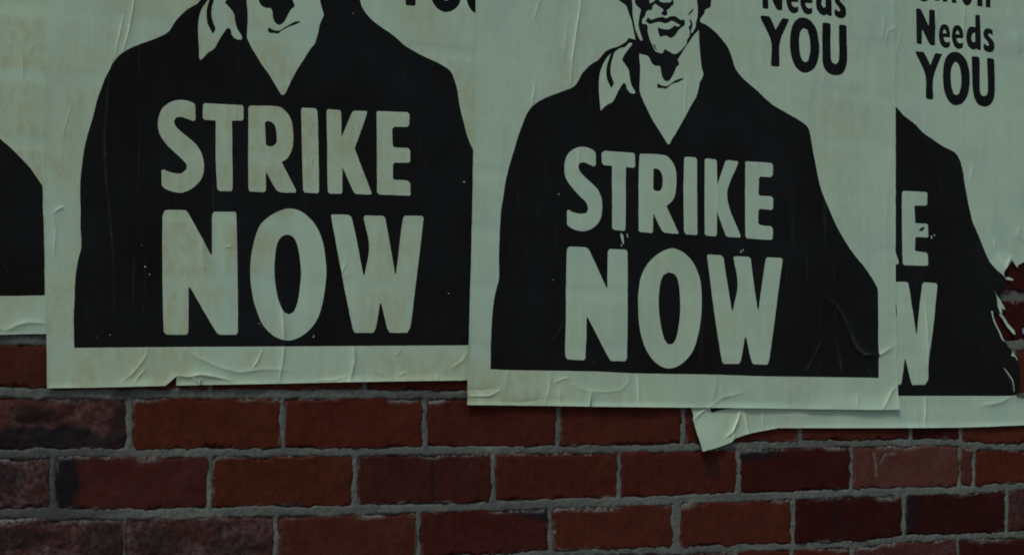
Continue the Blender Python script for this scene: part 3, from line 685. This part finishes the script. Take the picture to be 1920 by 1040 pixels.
# ------------------------------------------------------------------ posters
def poster(outline, inks, creases, layer, stain=1.0, name="poster", curls=(), black=(), white=(), free=None, grid=0.0034, top=-230, depth_extra=None):
    """one sheet of paper pasted on the wall, printed areas in ink; all outlines in photo pixels"""
    pts = []; edges = []
    def add(loop, js=0.30, st=2.2, smooth=True, ang=38):
        q = smooth_poly(loop, st, ang, js) if smooth else np.asarray(loop, float)
        n = len(pts); pts.extend(map(tuple, wall(q))); m = len(q)
        edges.extend((n + i, n + (i + 1) % m) for i in range(m))
        return q
    out = add(outline, 0.25, 2.5, True, 9)
    inkp = [add(c) for c in inks]
    blk = [add(c, 0) for c in black]; wht = [add(c, 0, 1.5) for c in white]
    ow = wall(out); lo, hi = ow.min(0), ow.max(0)
    gx = np.arange(lo[0] + grid / 2, hi[0], grid); gz = np.arange(lo[1] + grid / 2, hi[1], grid * .95)
    GX, GZ = np.meshgrid(gx, gz); GX[1::2] += grid / 2
    G = np.stack([GX.ravel(), GZ.ravel()], 1) + rng.normal(0, grid * .08, (GX.size, 2))
    G = G[inside(ow, G)]
    # extra vertices along creases
    ex = []
    for line, w, amp in creases:
        line = np.asarray(line, float)
        for i in range(len(line) - 1):
            L = np.hypot(*(line[i + 1] - line[i])); nn = max(2, int(L / 3))
            nrm = np.array([-(line[i + 1] - line[i])[1], (line[i + 1] - line[i])[0]]) / L
            for t in np.linspace(0, 1, nn, endpoint=False):
                for o_ in (0, -w * .3, w * .3, -w * .7, w * .7, -w * 1.3, w * 1.3):
                    ex.append(line[i] + t * (line[i + 1] - line[i]) + nrm * o_)
    if ex:
        E = wall(np.array(ex)); E = E[inside(ow, E)]
        G = np.concatenate([G, E])
    V = [Vector(p) for p in pts] + [Vector(p) for p in G]
    r = delaunay_2d_cdt(V, edges, [], 0, 2e-5)
    vo = np.array([(v.x, v.y) for v in r[0]]); tri = np.array([t for t in r[2] if len(t) == 3])
    cen = vo[tri].mean(1); cpx = unwall(cen)
    ok = inside(out, cpx)
    tri = tri[ok]; cpx = cpx[ok]
    par = np.zeros(len(tri), bool)
    for q in inkp: par ^= inside(q, cpx)
    for q in blk: par |= inside(q, cpx)
    for q in wht: par &= ~inside(q, cpx)
    used = np.unique(tri); re = np.full(len(vo), -1); re[used] = np.arange(len(used))
    tri = re[tri]; vo = vo[used]
    # wind the triangles to face the street (-Y)
    a, b, c = vo[tri[:, 0]], vo[tri[:, 1]], vo[tri[:, 2]]
    cr = (b[:, 0] - a[:, 0]) * (c[:, 1] - a[:, 1]) - (b[:, 1] - a[:, 1]) * (c[:, 0] - a[:, 0])
    tri[cr < 0] = tri[cr < 0][:, ::-1]
    px = unwall(vo); X, Z = vo[:, 0], vo[:, 1]
    # relief: joints show through, paste wrinkles, creases, lifted edges
    h = 0.0020 + 0.0011 * layer
    h = h + 0.0006 * fbm(X * 9, Z * 7, 80 + layer, 3) + 0.00022 * fbm(X * 42, Z * 11, 84 + layer, 3)
    jd = joint_depth(X, Z)
    h = h - 0.00040 * jd * (.35 + .65 * stain) * (.5 + sstep(-.2, .3, fbm(X * 4, Z * 4, 97 + layer, 2)))
    glint_l = []
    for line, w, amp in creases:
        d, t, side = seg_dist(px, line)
        if (w <= 3 and amp >= .75) or amp >= 2.2: glint_l.append((line, w, amp))
        fall = np.clip(np.sin(np.pi * np.clip(t * .9 + .05, 0, 1)), 0, 1) ** .6
        prof = np.exp(-np.abs(d / (w * .62)) ** 1.2) + 0.40 * np.exp(-(d / (w * 2.6)) ** 2)
        h = h + 1.05 * amp * .001 * fall * prof
    for (cx, cy, rx, ry, amt) in curls:
        h = h + amt * .001 * np.clip(1 - np.hypot((px[:, 0] - cx) / rx, (px[:, 1] - cy) / ry), 0, 1) ** 1.6
    db, _, _ = seg_dist(px, np.concatenate([out, out[:1]])[::3] if len(out) > 30 else out)
    lift = 1.7 * np.exp(-db / 5.0) * (0.7 + 0.7 * fbm(X * 22, Z * 22, 90 + layer, 3))
    low = sstep(560, 690, px[:, 1])
    if free is not None: lift = lift * free(px)
    h = h + 0.0010 * np.clip(lift, 0, 2) * (0.2 + low)
    h = np.maximum(h, 0.0012 + 0.0011 * layer)
    if depth_extra is not None: h = h + depth_extra(px)
    st = stain * (1 - jd * (.35 + .65 * sstep(-.2, .3, fbm(X * 5, Z * 5, 98 + layer, 2)))) * sstep(-.25, .45, fbm(X * 7, Z * 7, 95 + layer, 3) + .1)
    if layer == 2:
        st = np.maximum(st, .95 * (1 - sstep(930, 1120, px[:, 0] + 60 * fbm(X * 9, Z * 9, 33, 3))) * sstep(640, 720, px[:, 1]))
    fold_glint = np.zeros(len(X))  # mask of the crease highlights painted into the colour
    for line, w, amp in glint_l:
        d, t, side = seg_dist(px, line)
        fold_glint = np.maximum(fold_glint, min(1, amp / 1.5) * (1 - sstep(.7, 2.4, d)) * np.clip(np.sin(np.pi * (t * .9 + .05)), 0, 1) * (.55 + .6 * fbm(X * 60, Z * 60, 99, 2)))
    o = mesh_obj(name, np.stack([X, -h, Z], 1), tri, [PAPER, INK], attrs=dict(stain=st, fold_glint=np.clip(fold_glint, 0, 1)), fmat=par.astype(np.int32))
    return o

def joint_depth(X, Z):
    """1 over the joints of the brickwork hidden by the paper, 0 over brick faces"""
    k = np.floor((1.6545 - Z) / 0.0735)     # course counted down from a bed near the sheets' foot
    fz = (1.6545 - Z) / 0.0735 - k
    dz = np.minimum(fz, 1 - fz) * 0.0735
    u = (X - lat0) / 0.2155 + np.where(k % 2 == 0, .5, 0); fu = u - np.floor(u)
    dx = np.minimum(fu, 1 - fu) * 0.2155
    d = np.minimum(dz, dx) + 0.002 * fbm(X * 60, Z * 60, 77, 2)
    return 1 - sstep(0.004, 0.011, d)

GROUP = "strike posters pasted along the brick wall"
# far left
q0 = m20([(872, -230), (871.4, 758.7)])
p0_out = [(128, 626), (126, 300), (124, -120), (60, -122), (-200, -130)] + [(q0[0][0], q0[0][1] + 40), (q0[1][0], 640), (-200, 632), (0, 627.3), (60, 626), (85, 626)]
p0 = poster(p0_out, [p0_sil, m20(p2_collar), m20(p2_neck), m20(p2_smile)] + [m20(q) for q in p2_letters + p2_face_set],
            [([(8, 620), (30, 609), (52, 604), (84, 606)], 6, 1.6), ([(-60, 600), (-20, 612), (8, 620)], 5, 1.0), ([(40, 108), (41, 150)], 1.6, .5), ([(100, 130), (106, 150)], 2, .4)], 0)
tag(p0, "partly covered strike poster at the far left showing only a black shoulder and blank margin", "poster", GROUP)

# left
p1_out = [(80, -160), (83, 0), (83.5, 250), (83, 500), (84, 627), (84.6, 727.4), (182, 726), (226.6, 725), (306, 723), (326.8, 705.3), (326.2, 722.2), (371.6, 721.6),
          (373.4, 708.8), (374, 721.4), (429.6, 720.4), (520, 718.8), (662, 715.7), (871.4, 712.6), (950, 711), (955, 300), (962, -160)]
p1_cr = [([(250, -30), (247, 8), (240, 50), (234, 75), (227, 98)], 2.4, 1.1), ([(229, 30), (222, 60), (216, 85), (213, 108)], 2.4, .8),
         ([(208, 108), (201, 150), (197, 210), (193, 262), (196, 340), (203, 395), (209, 470), (212, 530)], 2.2, .75),
         ([(193, 262), (195, 300), (199, 350)], 1.6, .5),
         ([(528, 600), (530, 640), (527, 672), (522, 700), (520, 716)], 3.5, 1.5), ([(524, 560), (527, 600), (528, 632)], 2.0, .9),
         ([(660, 645), (660, 676), (656, 698), (651, 716)], 4.5, 2.0), ([(676, 650), (688, 678), (700, 695), (720, 706)], 5, .9),
         ([(873, 660), (863, 677), (842, 690)], 3, .9), ([(751, 651), (745, 660), (736, 668)], 2, .4), ([(489, 656), (480, 676), (469, 692)], 1.8, 1.0),
         ([(274, 650), (270, 668), (254, 690), (238, 710)], 4, 1.0), ([(270, 690), (258, 704), (246, 719)], 2.2, .9), ([(252, 690), (240, 704), (226, 716)], 2, .6),
         ([(340, 652), (371, 672), (415, 691), (446, 698), (490, 692), (540, 694)], 5, 1.2),
         ([(328, 704), (350, 706), (371, 702), (400, 706), (432, 714)], 4.5, 2.4), ([(355, 706), (366, 717), (371, 720)], 2, 1.6),
         ([(645, 494), (641, 504), (638, 514)], 1.6, .8), ([(97, 400), (106, 393), (119, 387)], 2.4, .9), ([(97, 400), (102, 430), (98, 480)], 4, .7),
         ([(420, 463), (432, 463)], 1.4, .7), ([(584, 295), (581, 310)], 1.4, .5), ([(440, 170), (438, 260)], 3, .5), ([(540, 130), (541, 178)], 3, .4),
         ([(600, 545), (630, 530), (650, 512)], 3, .5), ([(130, 200), (118, 240), (116, 262)], 3, .5), ([(690, 560), (692, 585)], 1.5, .5),
         ([(740, 705), (748, 703), (760, 698)], 2, .7), ([(590, 712), (620, 712), (650, 705)], 2, .8), ([(818, 700), (815, 715)], 1.5, .5), ([(380, 420), (376, 470), (380, 520)], 6, .7),
         ([(700, 430), (720, 470), (730, 520)], 8, .6), ([(330, 20), (300, 300)], 12, .4)]
p1_flecks = [T('A', [(x - r, y), (x, y - r), (x + r, y), (x, y + r)]) for x, y, r in
             [(1035, 1920, 7), (1068, 1975, 5), (1012, 1765, 3), (683, 2423, 3), (782, 2410, 4), (290, 1915, 4), (2250, 2415, 4), (1855, 2330, 4)]]
p1_flecks += [T('B', [(x - r * 2, y), (x, y - r), (x + r, y + 1), (x, y + r)]) for x, y, r in [(1490, 1310, 6), (1378, 2112, 4), (405, 2425, 5), (690, 100, 3)]]
p1 = poster(p1_out, [p1_sil, p1_collar, p1_neck, p1_smile] + p1_letters + [m21(q) for q in p2_face_set] + [MY(q) for q in p2_you], p1_cr, 1, 1.0,
            curls=[(260, 722, 60, 14, 2.6), (470, 722, 60, 12, 2.0), (650, 716, 70, 12, 2.2), (790, 712, 70, 12, 2.0), (346, 716, 20, 18, -1.0)], white=p1_flecks, free=lambda q: (q[:, 0] < 868))
tag(p1, "large STRIKE NOW poster left of centre, its bottom margin creased with a torn notch", "poster", GROUP)

# middle
p2_out = [(891, -160), (888, 0), (885.5, 150), (883.6, 279), (880, 470), (876, 590), (874, 647), (871.4, 758.7), (950, 759.5), (1033, 760.6), (1100.6, 761.6), (1103.6, 734), (1102.4, 761.7),
          (1220, 763), (1382, 764.5), (1521.6, 766.5), (1646.6, 767.9), (1680, 767), (1678, 713), (1676.5, 656), (1675, 510), (1675, 250), (1675, 100), (1674, 0), (1674, -160)]
p2_cr = [([(1087, -30), (1083, 20), (1078, 45), (1073, 78), (1068, 112), (1066, 158)], 2.8, 1.4), ([(1060, 40), (1056, 80), (1052, 120)], 4, .6), ([(999, 160), (996, 180), (992, 202)], 1.8, .9),
         ([(1012, -10), (1002, 20), (996, 42)], 2.5, .6), ([(1284, 145), (1281, 190), (1280, 225)], 3, .6), ([(1078, 150), (1072, 205), (1075, 250)], 4, .6),
         ([(870, 742), (911, 742), (922, 738), (934, 731)], 2.6, 1.4), ([(872, 729), (900, 731), (928, 728)], 4, -.9), ([(948, 694), (946, 715), (945, 733)], 3, .7),
         ([(1028, 700), (1025, 731), (1017, 757)], 3, .9), ([(1034, 718), (1048, 711), (1064, 707)], 2.5, .9), ([(1043, 728), (1047, 757)], 5, 1.3),
         ([(1070, 720), (1088, 730), (1103, 733), (1130, 735), (1160, 731), (1174, 716), (1177, 700)], 3.2, .65), ([(940, 752), (975, 754), (1010, 748)], 3, -.8),
         ([(1190, 696), (1192, 720), (1194, 760)], 2.6, 1.1), ([(1192, 560), (1190, 640), (1190, 696)], 2.4, .5),
         ([(1540, 555), (1558, 567), (1570, 585), (1581, 604), (1590, 628), (1597, 645), (1606, 657), (1616, 664), (1644, 665), (1668, 651)], 5, 3.2),
         ([(1539, 632), (1528, 655), (1513, 684), (1506, 700)], 3, 1.1), ([(1562, 630), (1568, 660), (1575, 700)], 3, .9), ([(1622, 690), (1630, 706)], 2.5, .9),
         ([(1647, 768), (1656, 753), (1668, 732), (1676, 724)], 3, 1.7), ([(1604, 740), (1600, 762)], 3, .8), ([(1466, 722), (1480, 745)], 4, .8), ([(1340, 700), (1336, 730), (1330, 760)], 4, .7),
         ([(1390, 735), (1350, 745), (1325, 764)], 4, .9), ([(1055, 595), (1045, 620), (1030, 640)], 3, .8), ([(985, 540), (980, 600), (968, 625)], 4, .6),
         ([(1350, 720), (1352, 745)], 3, .6), ([(1340, 335), (1342, 380), (1340, 400)], 2.2, .6), ([(1083, 278), (1078, 320)], 1.8, .6), ([(1670, 250), (1655, 420), (1662, 560)], 10, .7),
         ([(1700, 40), (1660, 60), (1655, 90)], 4, .6), ([(1540, 140), (1538, 165)], 2, .5), ([(1655, 30), (1650, 75)], 3, .7), ([(990, 350), (985, 420), (985, 480)], 5, .5),
         ([(1550, 400), (1548, 500), (1546, 560)], 4, .6)]
p2_flecks = [T('C', q) for q in [[(770, 715), (788, 735), (793, 795), (786, 798), (770, 745)], [(812, 715), (822, 735), (826, 750), (818, 750)], [(772, 800), (778, 800), (776, 815), (770, 814)],
                                 [(1630, 845), (1636, 840), (1637, 862), (1630, 862)], [(1646, 832), (1652, 836), (1654, 850), (1648, 850)], [(315, 440), (325, 433), (324, 446)],
                                 [(570, 1645), (574, 1643), (574, 1650)], [(280, 1050), (286, 1056), (280, 1060)]]]
p2_extra = lambda px: 0.0028 * sstep(1480, 1600, px[:, 0]) * sstep(735, 768, px[:, 1]) + 0.0015 * np.clip(1 - np.hypot(px[:, 0] - 1680, px[:, 1] - 768) / 30, 0, 1) ** 1.5
p2 = poster(p2_out, [p2_sil, p2_collar, p2_neck, p2_smile] + p2_face_set + p2_letters + p2_you + [M32(q) for q in needs], p2_cr, 2, .45,
            curls=[(900, 758, 50, 12, 1.6), (1045, 760, 50, 12, 2.2), (1180, 762, 90, 10, 1.8), (1400, 764, 90, 10, 1.4)], white=p2_flecks, depth_extra=p2_extra)
tag(p2, "middle STRIKE NOW poster showing a man's mouth and chin, overlapping both its neighbours", "poster", GROUP)

# right, torn
p3_out = (T('P', [(1420, -160), (1940, -160), (1962, 100), (1968, 440), (1950, 475), (1935, 484), (1920, 489.7)])
          + T('R1', [(1830, 730), (1740, 780), (1715, 850), (1640, 760), (1560, 640), (1480, 760), (1400, 860), (1350, 910), (1340, 1040)])
          + T('R2', [(745, 140), (768, 190), (765, 240), (745, 300), (715, 370), (690, 405), (702, 470), (735, 530), (765, 585), (750, 602), (718, 568), (720, 640), (705, 668), (650, 655),
                     (592, 622), (607, 720), (648, 820), (692, 910), (715, 965)])
          + T('R3', [(575, 100), (620, 170), (680, 250), (710, 300), (755, 360), (775, 410), (785, 500), (795, 620), (800, 720), (805, 780), (790, 850), (765, 890), (770, 925), (820, 935), (891, 945)])
          + T('P', [(1945, 749), (1946, 797), (1920, 796.5), (1805, 800.7), (1654, 801.8), (1456, 801.8)])
          + T('L', [(1100, 605), (860, 685), (800, 735), (740, 765), (540, 825), (320, 885), (290, 760), (250, 580), (213, 370), (225, 325), (210, 240), (203, 190)])
          + T('P', [(1300, 700), (1330, 640), (1420, 600)]))
p3_sil = (T('P', [(1560, 150), (1640, 178)]) + T('D1', [(985, 765), (1010, 790), (1050, 835), (1120, 890), (1190, 960), (1250, 1000)])
          + T('D2', [(1240, 35), (1340, 100), (1410, 135), (1440, 170), (1460, 220), (1475, 280), (1485, 360), (1500, 440), (1520, 540), (1545, 640), (1580, 720), (1620, 820), (1660, 910), (1700, 970), (1755, 1025)])
          + T('P', [(1885, 524), (1960, 560), (1960, 700), (1925, 735), (1898, 741), (1891, 741.8), (1800, 741.8), (1560, 741.8)]))
p3_cr = [([(1733, 735), (1733, 770), (1731, 802)], 1.8, 1.3), ([(1733, 565), (1736, 610), (1738, 650), (1738, 690)], 2.2, 1.1), ([(1838, 760), (1860, 757), (1878, 752), (1893, 743)], 5, 1.6),
         ([(1759, 380), (1760, 430), (1758, 492)], 2.4, .7), ([(1386, 768), (1379, 788), (1369, 809), (1355, 821)], 2.2, 2.6), ([(1372, 810), (1371, 822)], 2, 1.4),
         ([(1391, 768), (1396, 794), (1400, 814)], 2.2, 2.0), ([(1427, 768), (1429, 800)], 1.5, .9), ([(1328, 763), (1314, 771), (1304, 780), (1298, 787)], 2.4, 1.6),
         ([(1862, 452), (1864, 466)], 2, 1.0), ([(1864, 468), (1872, 485), (1876, 498)], 3, .9), ([(1893, 480), (1884, 494), (1878, 506)], 3, 1.6), ([(1910, 425), (1906, 440), (1916, 452)], 4, 1.2),
         ([(1821, 312), (1818, 340)], 2, .8), ([(1756, 20), (1750, 60)], 3, .6), ([(1808, 10), (1804, 60), (1800, 80)], 3, .7), ([(1690, 50), (1675, 120)], 4, .6),
         ([(1880, 690), (1890, 712), (1896, 735)], 2.4, 1.2), ([(1868, 530), (1862, 560)], 4, 1.0), ([(1800, 786), (1802, 800)], 2, .6), ([(1900, 60), (1910, 100)], 14, 1.6), ([(1600, 770), (1640, 778), (1680, 782)], 4, .7),
         ([(1820, 620), (1840, 660), (1850, 720)], 6, .8), ([(1700, 200), (1750, 320), (1790, 460)], 12, .5)]
p3_white = [T('R2', [(610, 335), (650, 400), (690, 450), (775, 590), (752, 610), (712, 568), (726, 640), (705, 676), (685, 610), (662, 545), (655, 470), (635, 390)]),
            T('R2', [(565, 620), (592, 616), (612, 720), (652, 820), (705, 930), (735, 1000), (760, 1040), (740, 1040), (700, 985), (670, 900), (630, 820), (595, 730), (578, 650)]),
            T('R3', [(688, 240), (725, 285), (770, 350), (788, 430), (768, 410), (740, 360), (690, 345), (703, 310)]),
            T('R3', [(590, 515), (640, 600), (690, 690), (715, 780), (722, 840), (733, 850), (722, 760), (700, 680), (660, 610), (610, 530)]),
            T('E', [(455, 618), (470, 610), (472, 640), (466, 648)]), T('E', [(485, 605), (500, 598), (500, 612), (488, 612)])]
p3_black = [T('L', [(505, 235), (525, 277), (690, 232), (950, 200), (950, 150), (500, 150)])]
p3_extra = lambda px: (0.007 * sstep(1400, 1310, px[:, 0]) * sstep(770, 840, px[:, 1]) + 0.004 * np.clip(1 - np.hypot((px[:, 0] - 1880) / 26, (px[:, 1] - 505) / 34), 0, 1)
                       + 0.004 * np.clip(1 - np.hypot((px[:, 0] - 1900) / 20, (px[:, 1] - 700) / 50), 0, 1))
p3 = poster(p3_out, [p3_sil] + p3_letters + p3_you + needs + union, p3_cr, 0, .35, black=p3_black, white=p3_white, depth_extra=p3_extra, free=lambda q: ((q[:, 0] > 1690) | (q[:, 1] > 772)),
            curls=[(1560, 803, 100, 9, 1.8), (1700, 802, 110, 10, 2.2), (1850, 800, 90, 10, 1.8), (1873, 532, 13, 22, 3.0), (1365, 826, 12, 9, 2.0), (1400, 812, 8, 10, 1.5)])
tag(p3, "half hidden strike poster on the right with ripped black edge and hanging torn flap", "poster", GROUP)

def flake(name, poly, mat, parent=None, y=0.003, bow=0.002):
    q = smooth_poly(poly, 1.2, 25, .25); w = wall(q); c = w.mean(0)
    v = []; n = len(q)
    for yy in (y, y - .0006):
        for p in w: v.append((p[0], -yy - bow * math.hypot(*(p - c)) / .02 , p[1]))
        v.append((c[0], -yy - .0004, c[1]))
    # v: back ring 0..n-1, back centre n, front ring n+1..2n, front centre 2n+1
    f = []
    for i in range(n):
        j = (i + 1) % n
        f += [(n, j, i), (2 * n + 1, n + 1 + i, n + 1 + j), (i, j, n + 1 + j, n + 1 + i)]
    return mesh_obj(name, v, f, [mat], parent, smooth=False, attrs=dict(stain=np.zeros(len(v))))
flake("torn_strip", T('R2', [(655, 665), (700, 664), (760, 735), (800, 800), (870, 885), (882, 945), (858, 935), (800, 860), (760, 800), (710, 725)]), PAPER, p3)
flake("torn_strip", T('R2', [(752, 155), (800, 143), (868, 176), (856, 192), (800, 186), (760, 174)]), PAPER, p3)
ch = flake("paper_scrap", T('P', [(1913, 616), (1920, 613), (1930, 617), (1931, 626), (1921, 628), (1914, 625)]), CHIP)
tag(ch, "small pale blue scrap stuck to the bricks right of the torn poster", "scrap")
